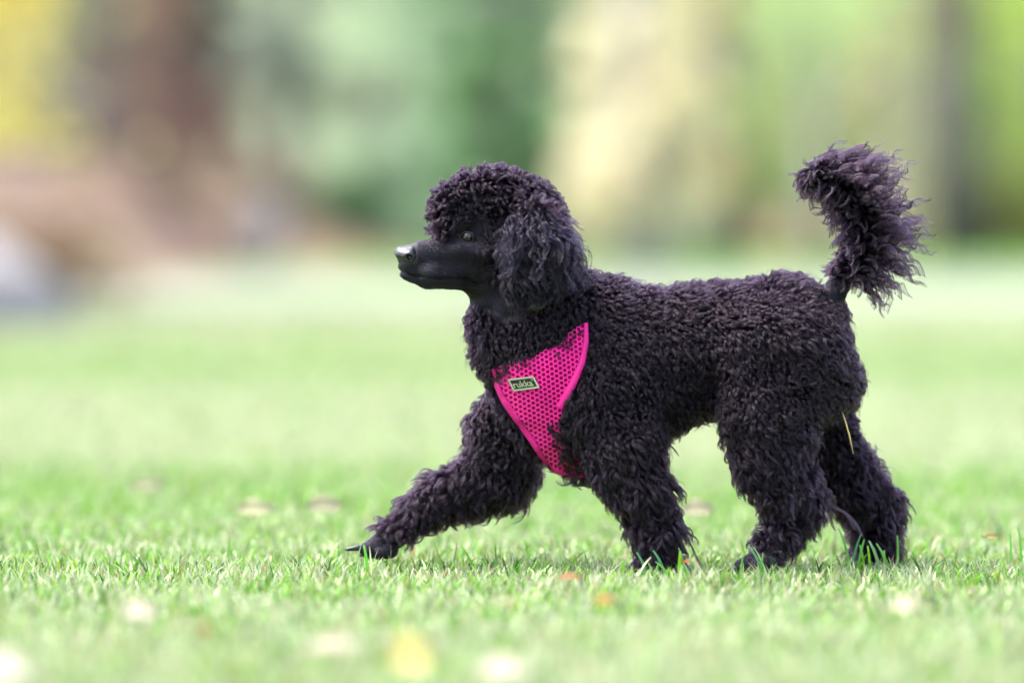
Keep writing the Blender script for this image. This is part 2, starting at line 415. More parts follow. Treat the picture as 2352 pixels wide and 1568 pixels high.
tree('spruce_tree', 'grey-green spruce with brown trunk in the middle of the bank', 'tree', 450, 60, 12, .19, bark_brown, GG, 1.0, 1.5, 8000, .17, spruce=True)
tree('pine_tree', 'thin purplish-brown pine trunk between the two bank spruces', 'tree', 330, 63, 12, .12, bark_brown, GG, 2.6, 1.5, 2500, .17)
tree('pine_tree', 'dark short-branched trunk above the narrow pale rock', 'tree', 655, 55, 9, .16, bark_dark, GG, 1.3, .7, 2600, .16)
tree('spruce_tree', 'pale green spruce with drooping branches behind the dog\'s head', 'tree', 860, 57, 10, .16, bark_brown, GL, .25, 1.35, 11000, .17, spruce=True)
tree('spruce_tree', 'soft green spruce left of the fresh green one', 'tree', 1010, 60, 11, .17, bark_brown, GL, .3, 1.5, 9000, .17, spruce=True)
tree('spruce_tree', 'fresh green spruce left of the pale yellow birch', 'tree', 1180, 50, 10, .17, bark_dark, GM, .15, .75, 8000, .16, spruce=True)
tree('birch_tree', 'pale yellow birch with wide whitish trunk behind the dog\'s neck', 'tree', 1460, 45, 8, .20, bark_birch, YB, .45, .60, 9000, .11)
tree('birch_tree', 'ochre-leaved slim birch beside the dark trunk', 'tree', 1600, 54, 8, .10, bark_birch, [(.80, .64, .33), (.84, .70, .40), (.75, .58, .26)], .35, .50, 3000, .12)
tree('pine_tree', 'dark pine trunk right of the ochre birch', 'tree', 1688, 58, 12, .21, bark_dark, PG, 1.5, 1.2, 2300, .16)
tree('maple_tree', 'pale green leafy tree between the two dark pine trunks', 'tree', 1860, 60, 9, .13, bark_brown, PG, .9, 1.35, 6500, .16)
tree('birch_tree', 'slim white birch trunk behind the dog\'s tail', 'tree', 1876, 45, 7, .055, bark_birch, PG, 1.75, .8, 1200, .11)
tree('pine_tree', 'dark grey pine trunk right of the dog\'s tail', 'tree', 2188, 54, 13, .24, bark_dark, PG, 2.8, 1.3, 1200, .16)
tree('maple_tree', 'yellow-green leafy tree at the far right of the forest edge', 'tree', 2330, 61, 9, .13, bark_brown, YG, .2, 1.0, 5200, .16)
tree('birch_tree', 'pale birch of beige leaves just left of the dark grey pine', 'tree', 2050, 57, 9, .07, bark_birch, YB, .25, .55, 4200, .16)
tree('spruce_tree', 'green spruce deep in the wood at the left behind the yellow birch', 'tree', 60, 66, 12, .17, bark_brown, GM, .6, 1.6, 4000, .17, spruce=True)

def bush(label, u, D, w_, h, cols, n, size=.12):
    X = (u - 1176) / F * D; z0 = max(float(bank_h(np.array([X]), np.array([D]))[0]), 0) if (X < float(np.interp(D, XF_D, XF_X)) or D > 66) else 0
    root = empty('bush', (X, D - CAM_D, z0)); tag(root, label, 'bush')
    bm = bmesh.new()
    for i in range(7):
        a = i * 2.4; e_ = (X + math.cos(a) * w_ * .7, D - CAM_D + math.sin(a) * w_ * .6, z0 + h * (.6 + .05 * i))
        tube(bm, [(X + .02 * i, D - CAM_D, z0 - .05), ((X + e_[0]) / 2, (2 * D - 2 * CAM_D + math.sin(a) * w_ * .6) / 2, z0 + h * .4), e_], [.02, .014, .005], 5)
    bm_obj('stem', bm, bark_brown, root)
    nc = max(14, n // 50); cen = np.stack((X + w_ * .62 * rng.normal(size=nc), D - CAM_D + w_ * .6 * (rng.random(nc) * 2 - 1), z0 + h * np.abs(rng.normal(size=nc)) * .55), 1)
    k = rng.integers(0, nc, n); P = cen[k] + rng.normal(size=(n, 3)) * (w_ * .22, w_ * .2, h * .14); P[:, 2] = np.maximum(P[:, 2], z0)
    cc = np.array(cols)[rng.integers(0, len(cols), nc)][k] * (.75 + .5 * rng.random((n, 1)))
    leaf_cards(P, size, cc, 'foliage', LEAF, root)
RB = [(.24, .13, .10), (.30, .17, .12), (.20, .12, .11)]
PB = [(.19, .175, .165), (.23, .195, .19), (.16, .17, .14)]
BE = [(.76, .66, .42), (.68, .58, .38), (.73, .65, .47)]
bush('purplish-brown thicket under the dark spruce by the yellow birch', 205, 59, 1.1, 1.15, PB, 2200)
bush('reddish-brown thicket under the middle spruce of the bank', 400, 58, 1.1, 1.15, [*PB, *RB], 4200)
bush('reddish undergrowth left of the dark trunk on the bank', 570, 60, .6, 1.5, [(.27, .23, .21), (.24, .24, .18), (.30, .24, .21)], 2600)
bush('russet scrub just right of the dark trunk on the bank', 725, 57, .28, .75, RB, 900)
bush('dark green juniper where the bank meets the pale spruce', 815, 55, .3, .55, GM, 1100)
bush('low pale-green spruce sapling right behind the dog\'s muzzle', 960, 56, .45, 1.0, GL, 3000)
bush('brown scrub low behind the dog\'s nose', 890, 58, .45, .35, PB, 1000)
bush('ochre bramble at the foot of the pale yellow birch', 1590, 60, .35, .7, [(.48, .36, .16), (.42, .30, .16)], 1200)
bush('beige-leaved shrub behind the raised tail', 2010, 63, .9, 1.75, BE, 4800)
bush('olive-yellow shrub at the far right forest edge', 2310, 60, .5, .75, [(.34, .33, .10), (.28, .30, .10)], 1800)
bush('straw-coloured bracken over the heath bank', 330, 47, 1.1, .22, [(.20, .155, .10), (.23, .20, .12), (.19, .13, .10)], 1500)
bush('orange bracken beneath the yellow birch', 120, 33, .32, .42, [(.30, .20, .13), (.30, .24, .14)], 900, .08)

# far wood behind, one mass
rng = np.random.default_rng(12)
n = 42000; wx = rng.uniform(-17, 17, n); wD = rng.uniform(70, 92, n); wz = rng.uniform(0, 1, n) ** 1.2 * 13
cl = fbm(wx * .5 + 9, wz * .35 + wD * .1, 61, 3); keep = cl > .30
wx, wD, wz, cl = wx[keep], wD[keep], wz[keep], cl[keep]
left = sstep(2.2, 0.2, wx - 0)[:, None] if False else (1 - sstep(0.0, 1.6, wx))[:, None]
mixn = fbm(wx * .8, wz * .5, 67, 3)[:, None]
cL = np.array((.16, .19, .15)) * (1 - mixn) + np.array((.23, .215, .19)) * mixn
cR = np.array((.44, .52, .29)) * (1 - mixn) + np.array((.58, .55, .38)) * mixn
fo = leaf_cards(np.stack((wx, wD - CAM_D, wz + bank_h(wx, wD)), 1), .34, (cL * left + cR * (1 - left)) * (.7 + .6 * rng.random((len(wx), 1))), 'forest', LEAF, None)
n = 14000; ox_ = rng.uniform(17, 75, n) * np.where(rng.random(n) < .5, -1, 1); oD = rng.uniform(66, 92, n); oz = rng.random(n) ** 1.2 * 13
om = fbm(ox_ * .3 + 40, oz * .4, 69, 3)[:, None]; oc = np.where(ox_[:, None] < 0, np.array((.20, .24, .17)), np.array((.38, .45, .24))) * (.6 + .8 * om)
Vf = np.stack((ox_, oD - CAM_D, oz + bank_h(ox_, oD)), 1)
fo3 = leaf_cards(Vf, 1.1, oc, 'forest', LEAF, None); tag(fo3, 'wood continuing to both sides beyond the view', 'forest', kind='stuff')
tag(fo, 'far mixed wood of green and yellow foliage closing the view', 'forest', kind='stuff')

# ------------------------------------------------------------------ fallen leaves and a straw
def leaf_thing(u, v, L_, W_, col, rx, rz, label, lift=.02, curl=.25):
    D = CAM_H * F / (v - HOR) if True else 0
    D = (CAM_H - lift) * F / (v - HOR)
    X = (u - 1176) / F * D
    bm = bmesh.new(); rows = []
    for i in range(9):
        s = i / 8; wv = W_ * .5 * math.sin(math.pi * min(1, s * .93 + .04)) ** .8 * (1 - .25 * s)
        row = []
        for j in (-1, -.5, 0, .5, 1):
            row.append(bm.verts.new((L_ * (s - .5), wv * j * (1 + .30 * math.sin(i * 2.6 + j * 1.7) * math.sin(i * 1.1)), curl * W_ * (abs(j) ** 1.5) * .6 + .1 * L_ * math.sin(s * 3))))
        rows.append(row)
    for a, b_ in zip(rows, rows[1:]):
        for j in range(4): bm.faces.new((a[j], a[j + 1], b_[j + 1], b_[j]))
    bmesh.ops.remove_doubles(bm, verts=bm.verts[:], dist=1e-5)
    col = tuple(c * k * (.40 if v < 1200 else .50) for c, k in zip(col, (.92, .88, .72)))
    m = noisy('dry_leaf', [(.3, tuple(c * .75 for c in col)), (.7, col)], scale=60, rough=.7, spec=.2)
    root = empty('fallen_leaf', (X, D - CAM_D, lift)); tag(root, label, 'leaf')
    bl = bm_obj('blade', bm, m, root); bl.matrix_parent_inverse = Matrix.Identity(4); bl.rotation_euler = (rx, 0, rz)
    so = bl.modifiers.new('thickness', 'SOLIDIFY'); so.thickness = .0006
    bm = bmesh.new(); tube(bm, [(-L_ * .5, 0, 0), (-L_ * .7, 0, .003), (-L_ * .9, .004, .008)], [.0007, .0007, .0005], 6)
    st = bm_obj('stalk', bm, m, root); st.matrix_parent_inverse = Matrix.Identity(4); st.rotation_euler = (rx, 0, rz)
PW = (.78, .72, .62); YE = (.82, .70, .25); OR = (.75, .33, .08); WH = (.86, .82, .76)
leaf_thing(320, 1412, .044, .036, PW, R(40), .3, 'cream fallen leaf standing on edge among the grass at the left', .032)
leaf_thing(765, 1492, .062, .022, (.80, .70, .64), R(35), .05, 'long pinkish-cream fallen leaf lying in the near grass below the raised paw', .028)
leaf_thing(942, 1515, .046, .056, (.95, .85, .32), R(50), .25, 'yellow fallen leaf standing upright in the nearest grass', .036)
leaf_thing(1160, 1548, .058, .030, WH, R(45), -.3, 'white fallen leaf cut by the bottom edge of the photo', .028)
leaf_thing(12, 1545, .066, .045, WH, R(50), -.2, 'whitish fallen leaf in the bottom left corner', .028)
leaf_thing(2082, 1392, .038, .026, (.80, .74, .60), R(55), -.4, 'cream fallen leaf in the near grass below the hind feet', .034)
leaf_thing(1392, 1378, .024, .012, OR, R(60), -.5, 'small orange fallen leaf in front of the standing front leg', .036)
leaf_thing(1308, 1327, .034, .012, (.70, .36, .20), R(50), .35, 'curled orange-brown fallen leaf left of the standing front leg', .026)
leaf_thing(470, 1444, .014, .014, OR, R(75), .3, 'tiny orange fallen leaf at the left near grass', .034)
leaf_thing(1578, 1290, .012, .006, (.62, .20, .06), R(50), .2, 'tiny red-brown fallen leaf right of the standing front paw', .022)
leaf_thing(1165, 1386, .030, .010, (.60, .52, .32), R(30), .2, 'thin straw-coloured fallen leaf in the grass under the belly', .030)
leaf_thing(745, 1164, .06, .035, (.74, .72, .50), R(60), .3, 'blurred cream fallen leaf on the lawn behind the raised paw', .030)
leaf_thing(590, 1172, .06, .035, (.68, .70, .46), R(60), -.2, 'blurred pale leaf on the lawn left of the one behind the raised paw', .030)
leaf_thing(1602, 1172, .05, .035, (.74, .70, .52), R(60), .1, 'blurred beige leaf on the lawn seen between front and hind legs', .030)
leaf_thing(340, 1118, .06, .03, (.66, .68, .46), R(60), .1, 'faint pale leaf far back on the left lawn', .030)
leaf_thing(2275, 1233, .022, .014, (.80, .66, .28), R(60), .5, 'small yellow fallen leaf right of the hind feet', .03)

# unseen wood added behind the camera to cut fill light and darken eye reflections
n = 9000; wx = rng.uniform(-45, 45, n); wD = -30 - 14 * rng.random(n); wz = 11 * rng.random(n) ** 1.1
fo2 = leaf_cards(np.stack((wx, wD - CAM_D, wz), 1), 1.1, np.array((.07, .10, .05)) * (.6 + .8 * rng.random((n, 1))), 'forest', LEAF, None)
tag(fo2, 'unseen dark wood added behind the camera to cut fill light', 'forest', kind='stuff')
# ================================================================== THE DOG
dog = empty('dog', (0.25, 0, 0))
tag(dog, 'black curly-coated poodle trotting left across the lawn in a pink mesh harness', 'dog')
c3 = lambda u, v, d: PT(u, v, d)
fld = Field((-.26, -.19, -.02), (.56, .19, .56), .0021)
IN = 22.0
def cap(u1, v1, r1, d1, u2, v2, r2, d2, sy=1.0, k=22, inset=IN):
    fld.cone(c3(u1, v1, d1), (r1 - inset) / PX, c3(u2, v2, d2), (r2 - inset) / PX, sy, k / PX)
# trunk
cap(1290, 800, 150, -.020, 1400, 852, 200, -.010, .72, 40)
cap(1400, 852, 200, -.010, 1600, 808, 156, 0, .72, 34)
cap(1600, 808, 152, 0, 1790, 798, 172, 0, .74, 34)
cap(1330, 900, 150, -.015, 1400, 945, 140, -.015, .66, 40)
cap(1262, 700, 108, -.02, 1405, 762, 120, -.01, .8, 40)
cap(1860, 850, 100, -.03, 1880, 870, 104, -.02, .9, 40)
cap(1850, 850, 100, .035, 1872, 880, 108, .04, .9, 40)
# neck and breast
cap(1200, 640, 118, -.03, 1262, 800, 168, -.025, .74, 40)
cap(1255, 880, 128, -.035, 1290, 940, 128, -.02, .8, 40)
cap(1270, 960, 90, -.02, 1345, 1010, 90, -.01, .75, 30)
# near fore leg
cap(1390, 915, 128, -.062, 1432, 1035, 98, -.070, .62, 30)
cap(1432, 1035, 98, -.070, 1472, 1125, 79, -.072, .8, 26)
cap(1472, 1125, 75, -.072, 1508, 1215, 66, -.074, .85, 20)
cap(1508, 1215, 66, -.074, 1513, 1282, 60, -.076, .85, 20)
cap(1505, 1285, 44, -.085, 1480, 1297, 34, -.092, .9, 16)
# far fore leg, reaching forward
cap(1230, 900, 110, .03, 1172, 1000, 108, .045, .7, 30)
cap(1172, 1000, 108, .045, 1148, 1078, 94, .05, .75, 26)
cap(1148, 1078, 92, .05, 1045, 1134, 70, .045, .8, 26)
cap(1045, 1134, 70, .045, 955, 1172, 50, .04, .85, 20)
cap(955, 1172, 50, .04, 905, 1220, 35, .035, .9, 16)
cap(905, 1228, 36, .035, 872, 1252, 30, .03, .95, 10, 5)
cap(872, 1250, 25, .024, 846, 1262, 20, .016, 1, 3, 2)
cap(874, 1254, 24, .036, 848, 1266, 18, .034, 1, 3, 2)
cap(895, 1262, 20, .018, 872, 1268, 17, .012, 1, 3, 2)
# near hind leg
cap(1790, 840, 165, -.05, 1765, 960, 122, -.066, .62, 40)
cap(1765, 960, 118, -.066, 1768, 1060, 92, -.072, .7, 26)
cap(1768, 1060, 92, -.072, 1820, 1145, 78, -.070, .75, 22)
cap(1822, 1145, 76, -.070, 1868, 1168, 46, -.068, .85, 16)
cap(1846, 1180, 50, -.070, 1792, 1232, 50, -.075, .8, 18)
cap(1792, 1232, 42, -.076, 1748, 1284, 30, -.082, .9, 12, 8)
cap(1745, 1286, 28, -.088, 1706, 1300, 20, -.098, 1, 6, 3)
cap(1750, 1290, 26, -.074, 1714, 1302, 18, -.080, 1, 6, 3)
cap(1765, 1288, 24, -.100, 1736, 1300, 17, -.110, 1, 6, 3)
# far hind leg, pushing off
cap(1868, 870, 110, .05, 1900, 985, 70, .065, .7, 30)
cap(1900, 985, 66, .065, 1955, 1105, 78, .068, .75, 26)
cap(1955, 1105, 78, .068, 2005, 1175, 72, .07, .8, 20)
cap(2005, 1175, 70, .07, 2014, 1255, 62, .07, .85, 18)
cap(2005, 1250, 52, .065, 1985, 1270, 40, .058, .85, 12)
# skull and topknot core
cap(1132, 490, 113, -.032, 1186, 518, 120, -.025, .66, 30, 24)
cap(1042, 474, 60, -.048, 1078, 464, 68, -.045, .85, 26, 22)
cap(1120, 570, 80, -.04, 1190, 600, 95, -.03, .62, 30, 6)
# muzzle, jaw, cheek
cap(944, 590, 31, -.082, 1062, 592, 61, -.054, .72, 14, 2)
cap(943, 618, 28, -.080, 985, 629, 31, -.073, .72, 12, 1)
cap(985, 629, 31, -.073, 1072, 634, 33, -.055, .72, 12, 1)
cap(1060, 600, 55, -.054, 1130, 620, 70, -.04, .74, 16, 2)
cap(1024, 520, 27, -.060, 1062, 508, 34, -.056, 1, 16, 4)
cap(985, 626, 24, -.086, 1048, 634, 24, -.070, .9, 14, 2)      # upper lip
cap(1052, 572, 16, -.078, 1105, 582, 22, -.072, 1, 14, 2)      # cheekbone
cap(1125, 650, 60, -.035, 1185, 735, 92, -.03, .74, 26, 6)
cap(1128, 712, 50, -.035, 1150, 800, 72, -.035, .9, 26, 10)
# near and far ear leather
cap(1222, 510, 50, -.084, 1240, 590, 64, -.100, .22, 10, 4)
cap(1240, 590, 64, -.100, 1222, 655, 60, -.102, .22, 10, 4)
cap(1175, 490, 42, .040, 1205, 640, 72, .052, .22, 10, 4)
# tail
TAIL = [(1895, 715, 40, .0), (1912, 676, 27, .0), (1940, 640, 21, .0), (1978, 585, 16, .0), (1990, 515, 13, .0), (1965, 445, 11, -.003), (1910, 408, 9, -.008), (1858, 396, 8, -.012)]
for a, b_ in zip(TAIL, TAIL[1:]): cap(a[0], a[1], a[2], a[3], b_[0], b_[1], b_[2], b_[3], 1, 10, 0)
# eye socket
eye_dir = np.array((-.20, -.97, .04)); eye_dir /= np.linalg.norm(eye_dir)
Vb, Qb = fld.mesh()
def taubin(V, Q, it=6):
    e = np.concatenate((Q[:, [0, 1]], Q[:, [1, 2]], Q[:, [2, 3]], Q[:, [3, 0]])); deg = np.bincount(e.ravel(), minlength=len(V)).astype(np.float64)
    V = V.astype(np.float64)
    for i in range(it):
        for lam in (.5, -.52):
            s_ = np.stack([np.bincount(e[:, 0], V[e[:, 1], c], len(V)) + np.bincount(e[:, 1], V[e[:, 0], c], len(V)) for c in range(3)], 1)
            V = V + lam * (s_ / deg[:, None] - V)
    return V
Vb = taubin(Vb, Qb)
def vnormals(V, Q):
    fn = np.cross(V[Q[:, 2]] - V[Q[:, 0]], V[Q[:, 3]] - V[Q[:, 1]]); N_ = np.zeros_like(V)
    for k in range(4): N_ += np.stack([np.bincount(Q[:, k], fn[:, c], len(V)) for c in range(3)], 1)
    return N_ / (np.linalg.norm(N_, axis=1)[:, None] + 1e-12), fn
Nb, fnb = vnormals(Vb, Qb)
cen = Vb.mean(0)
if ((Vb - cen) * Nb).sum() < 0: Qb = Qb[:, ::-1]; Nb, fnb = vnormals(Vb, Qb)
# mouth line and nose bridge crease pressed into the face
ub, vb = UV(Vb)
def seg_dist(u, v, pts):
    d = np.full(len(u), 1e9)
    for (a, b_) in zip(pts, pts[1:]):
        ax, ay = a; bx_, by = b_; l2 = (bx_ - ax) ** 2 + (by - ay) ** 2
        t_ = np.clip(((u - ax) * (bx_ - ax) + (v - ay) * (by - ay)) / l2, 0, 1)
        d = np.minimum(d, np.hypot(u - ax - t_ * (bx_ - ax), v - ay - t_ * (by - ay)))
    return d
mouth = [(918, 622), (945, 634), (985, 641), (1030, 641), (1070, 640), (1098, 652)]
dm = seg_dist(ub, vb, mouth); face = (ub < 1125) & (vb > 480) & (vb < 680)
lumpy = sstep(-.5, 1, ((vb > 700) | ((ub > 1330)) ) * 1.0) * ((vb < 1215)) * (ub > 930) * ((ub < 1890) | (vb > 720))
Vb = Vb + Nb * ((fbm(ub / 46 + 9, vb / 46 + Vb[:, 1] * 30, 101, 3) - .5) * .014 * lumpy)[:, None]
Vb = Vb - Nb * (np.exp(-(dm / 4.2) ** 2) * .0050 * face)[:, None]
Nb, fnb = vnormals(Vb, Qb)
SKIN = noisy('short_clipped_hide', [(.3, (.004, .003, .005)), (.7, (.008, .006, .010))], scale=90, rough=.5, bump=.5, bdist=.002, spec=.45)
body = mesh_np('body', Vb, Qb, np.full(len(Qb), 4), SKIN, dog)
bvh = BVHTree.FromPolygons([tuple(p) for p in Vb], [tuple(q) for q in Qb.tolist()])
CAMP = Vector((0, -CAM_D, CAM_H))
def cast(u, v):
    p = Vector(PT(u, v, 0)); r = bvh.ray_cast(CAMP, (p - CAMP).normalized())
    return r[0], r[1]

# ------------------------------------------------------------------ eye
hit, nn = cast(1073, 546)
er = 15.5 / PX
ec = np.array(hit) - eye_dir * er * .24
eyem = material('eye_glass', (.006, .004, .003), .03, .5); t = eyem.node_tree; N = t.nodes; L = t.links
tc = N.new('ShaderNodeTexCoord'); vd = N.new('ShaderNodeVectorMath'); vd.operation = 'DISTANCE'
vd.inputs[1].default_value = tuple(ec + eye_dir * er)
cr = N.new('ShaderNodeValToRGB'); e = cr.color_ramp.elements
for i, (p_, c_) in enumerate(((.0, (.002, .002, .002)), (.28, (.003, .002, .002)), (.34, (.020, .010, .004)), (.66, (.011, .006, .003)), (.72, (.004, .003, .003)))):
    if i > 1: e.new(.5)
    e[i].position = p_; e[i].color = (*c_, 1)
mt = N.new('ShaderNodeMath'); mt.operation = 'DIVIDE'; mt.inputs[1].default_value = er * 1.35
gp = N.new('ShaderNodeNewGeometry'); L.new(gp.outputs['Position'], vd.inputs[0]); L.new(vd.outputs['Value'], mt.inputs[0]); L.new(mt.outputs[0], cr.inputs[0]); L.new(cr.outputs[0], N['Principled BSDF'].inputs['Base Color'])
N['Principled BSDF'].inputs['Coat Weight'].default_value = 0; N['Principled BSDF'].inputs['Coat Roughness'].default_value = .02
bm = bmesh.new(); bmesh.ops.create_uvsphere(bm, u_segments=40, v_segments=24, radius=er)
bmesh.ops.translate(bm, verts=bm.verts[:], vec=Vector(ec))
eyeo = bm_obj('eye', bm, eyem, dog)
lidm = material('eyelid_skin', (.005, .004, .005), .4, .4)
bm = bmesh.new(); q = Vector(eye_dir).to_track_quat('Z', 'Y'); pts = []
cpl = Vector(ec + eye_dir * er * .50); seg = 28; rings = []
for i in range(seg):
    a = 2 * math.pi * i / seg
    c_ = Vector((math.cos(a) * er * .98, math.sin(a) * er * (.80 if math.sin(a) > 0 else .86), -.0006 * math.cos(a) ** 2)); ring = []
    up = q @ Vector((0, 0, 1)); rad = (q @ Vector((math.cos(a), math.sin(a), 0)))
    th = er * (.17 if (q @ Vector((math.cos(a), math.sin(a), 0))).z > 0 else .12)
    for k in range(8):
        b_ = 2 * math.pi * k / 8
        ring.append(bm.verts.new(cpl + q @ c_ + rad * math.cos(b_) * th + up * math.sin(b_) * th))
    rings.append(ring)
for i in range(seg):
    r0, r1 = rings[i], rings[(i + 1) % seg]
    for k in range(8): bm.faces.new((r0[k], r0[(k + 1) % 8], r1[(k + 1) % 8], r1[k]))
lid = bm_obj('eyelid', bm, lidm, eyeo); lid.matrix_parent_inverse = eyeo.matrix_world.inverted() if False else lid.matrix_parent_inverse
# far eye
# ------------------------------------------------------------------ nose leather
nf = Field(tuple(c3(895, 620, -.125)), tuple(c3(985, 555, -.045)), .0007)
def ncap(u1, v1, r1, d1, u2, v2, r2, d2, sy=1, k=4, sub=False): nf.cone(c3(u1, v1, d1), r1 / PX, c3(u2, v2, d2), r2 / PX, sy, k / PX, sub)
ncap(921, 580, 14.5, -.083, 944, 582, 19, -.083, 1.1, 11)
ncap(920, 586, 10, -.090, 940, 588, 14, -.095, .9, 8)
ncap(919, 583, 12, -.074, 940, 585, 13.5, -.072, .9, 6)
ncap(922, 596, 9, -.083, 926, 612, 7, -.083, 1, 6)
ncap(929, 593, 6.5, -.108, 941, 591, 6.5, -.099, 1, 4, True)
ncap(910, 590, 5, -.100, 922, 590, 5.5, -.089, 1, 3, True) if False else None
ncap(944, 590, 3, -.112, 952, 585, 2.5, -.100, 1, 3, True)
ncap(905, 590, 4.5, -.080, 913, 590, 3.5, -.078, 1, 3, True)
Vn, Qn = nf.mesh(); Vn = taubin(Vn, Qn, 4); Nn, _ = vnormals(Vn, Qn)
if ((Vn - Vn.mean(0)) * Nn).sum() < 0: Qn = Qn[:, ::-1]
nosem = noisy('nose_leather', [(.3, (.004, .004, .005)), (.7, (.010, .009, .011))], scale=700, rough=.26, bump=.5, bdist=.0008, spec=.55)
mesh_np('nose', Vn, Qn, np.full(len(Qn), 4), nosem, dog)

# ------------------------------------------------------------------ claws
clawm = material('claw_horn', (.012, .010, .012), .25, .6)
for (u1, v1, d1, u2, v2, d2, r) in ((845, 1259, .014, 792, 1262, .008, 9), (846, 1268, .034, 826, 1277, .030, 7),
                                  (1706, 1302, -.100, 1672, 1311, -.106, 7), (1714, 1306, -.080, 1686, 1313, -.082, 6), (1736, 1304, -.112, 1710, 1313, -.116, 6)):
    bm = bmesh.new(); a = Vector(c3(u1, v1, d1)); b_ = Vector(c3(u2, v2, d2)); mid = a.lerp(b_, .5) + Vector((0, 0, .0018))
    tube(bm, [a, mid, a.lerp(b_, .85) + Vector((0, 0, .0006)), b_], [r / PX, r * .78 / PX, r * .5 / PX, .0010], 10)
    bm_obj('claw', bm, clawm, dog)

# ------------------------------------------------------------------ harness
def in_poly(u, v, poly):
    ins = np.zeros(len(u), bool); n_ = len(poly)
    for i in range(n_):
        x1, y1 = poly[i]; x2, y2 = poly[(i + 1) % n_]
        c_ = ((y1 > v) != (y2 > v)) & (u < (x2 - x1) * (v - y1) / (y2 - y1 + 1e-9) + x1); ins ^= c_
    return ins
HP = [(1133, 846), (1142, 888), (1158, 922), (1186, 962), (1212, 998), (1230, 1025), (1246, 1055), (1266, 1078), (1298, 1091), (1340, 1093),
      (1335, 1060), (1300, 1020), (1284, 975), (1290, 930), (1312, 888), (1334, 836), (1347, 780), (1347, 738), (1322, 758), (1285, 790), (1240, 815), (1190, 832)]
HOFF = 13.0 / PX
# smooth sheet over the chest: cast a coarse grid, blur it, lift it off the hide
gu = np.arange(1090, 1400, 6.0); gv = np.arange(700, 1130, 6.0)
DY = np.full((len(gu), len(gv)), np.nan)
for i, u in enumerate(gu):
    for j, v in enumerate(gv):
        h_, _ = cast(u, v)
        if h_ is not None and h_.y < .08: DY[i, j] = h_.y
RAW0 = DY.copy()
for _ in range(80):
    m = np.isnan(DY)
    if not m.any(): break
    P_ = np.pad(DY, 1, constant_values=np.nan); st_ = np.stack([P_[2:, 1:-1], P_[:-2, 1:-1], P_[1:-1, 2:], P_[1:-1, :-2]])
    cnt_ = (~np.isnan(st_)).sum(0); s_ = np.nansum(st_, 0); fill = m & (cnt_ > 0); DY[fill] = s_[fill] / cnt_[fill] + .004
for _ in range(14):
    P_ = np.pad(DY, 1, mode='edge'); DY = (P_[2:, 1:-1] + P_[:-2, 1:-1] + P_[1:-1, 2:] + P_[1:-1, :-2] + 2 * DY) / 6
RAWD = np.where(np.isnan(RAW0), 9, RAW0); DY = np.minimum(DY - HOFF, RAWD - .0055)
for _ in range(3):
    P_ = np.pad(DY, 1, mode='edge'); DY = np.minimum((P_[2:, 1:-1] + P_[:-2, 1:-1] + P_[1:-1, 2:] + P_[1:-1, :-2] + 2 * DY) / 6, RAWD - .0045)
def sheet(u, v, lift=0.0):
    u = np.asarray(u, float); v = np.asarray(v, float)
    x = np.clip((u - gu[0]) / 6, 0, len(gu) - 1.001); y = np.clip((v - gv[0]) / 6, 0, len(gv) - 1.001)
    i = x.astype(int); j = y.astype(int); fx = x - i; fy = y - j
    d = (DY[i, j] * (1 - fx) + DY[i + 1, j] * fx) * (1 - fy) + (DY[i, j + 1] * (1 - fx) + DY[i + 1, j + 1] * fx) * fy - lift
    k = F / (CAM_D + d)
    return np.stack(((u - 1176) / k, d, CAM_H - (v - HOR) / k), -1)
pink = material('pink_mesh_fabric', (.74, .005, .21), .45, .25, Sheen_Weight=.15)
pinktrim = noisy('pink_binding', [(.3, (.46, .004, .14)), (.7, (.60, .008, .19))], scale=900, rough=.6, bump=.6, bdist=.001)
lining = material('harness_lining', (.26, .003, .085), .8, .1)
# lining (the harness panel itself)
def panel(poly, step, lift, mat, name, parent, thick):
    us = np.arange(min(p[0] for p in poly), max(p[0] for p in poly) + step, step); vs = np.arange(min(p[1] for p in poly), max(p[1] for p in poly) + step, step)
    U_, V_ = np.meshgrid(us, vs, indexing='ij'); I_ = np.arange(U_.size).reshape(U_.shape)
    Q_ = np.stack((I_[:-1, :-1], I_[:-1, 1:], I_[1:, 1:], I_[1:, :-1]), -1).reshape(-1, 4)
    Uf, Vf = U_.ravel(), V_.ravel(); keep = in_poly(Uf[Q_].mean(1), Vf[Q_].mean(1), poly); Q_ = Q_[keep]
    used, inv = np.unique(Q_.ravel(), return_inverse=True)
    o_ = mesh_np(name, sheet(Uf[used], Vf[used], lift), inv, np.full(len(Q_), 4), mat, parent)
    so_ = o_.modifiers.new('thickness', 'SOLIDIFY'); so_.thickness = thick; so_.offset = 0
    return o_
har = panel(HP, 3.0, 0, lining, 'harness', dog, .0012)
tag(har, 'hot pink honeycomb mesh harness')
# honeycomb outer fabric with real holes
ca, sa_ = math.cos(R(-35)), math.sin(R(-35)); PIT = 11.4
Vh = []; Fh = []; Cn = []
for i in range(-45, 46):
    for j in range(-45, 46):
        x = PIT * (i + .5 * (j % 2)); y = PIT * .866 * j; cu = 1235 + x * ca - y * sa_; cv = 930 + x * sa_ + y * ca
        if not (1100 < cu < 1360 and 720 < cv < 1110): continue
        if not in_poly(np.array([cu]), np.array([cv]), HP)[0]: continue
        a = np.arange(6) * np.pi / 3 + np.pi / 6 + R(-35)
        ro = PIT * .5775; ri = PIT * .5775 * .68; b0 = len(Vh)
        for rr_, lf in ((ro, .0012), (ri * 1.05, .0012)):
            for k in range(6): Vh.append((cu + rr_ * math.cos(a[k]), cv + rr_ * math.sin(a[k]), lf))
        for k in range(6): Fh += [b0 + k, b0 + (k + 1) % 6, b0 + 6 + (k + 1) % 6, b0 + 6 + k]; Cn.append(4)
Vh = np.array(Vh)
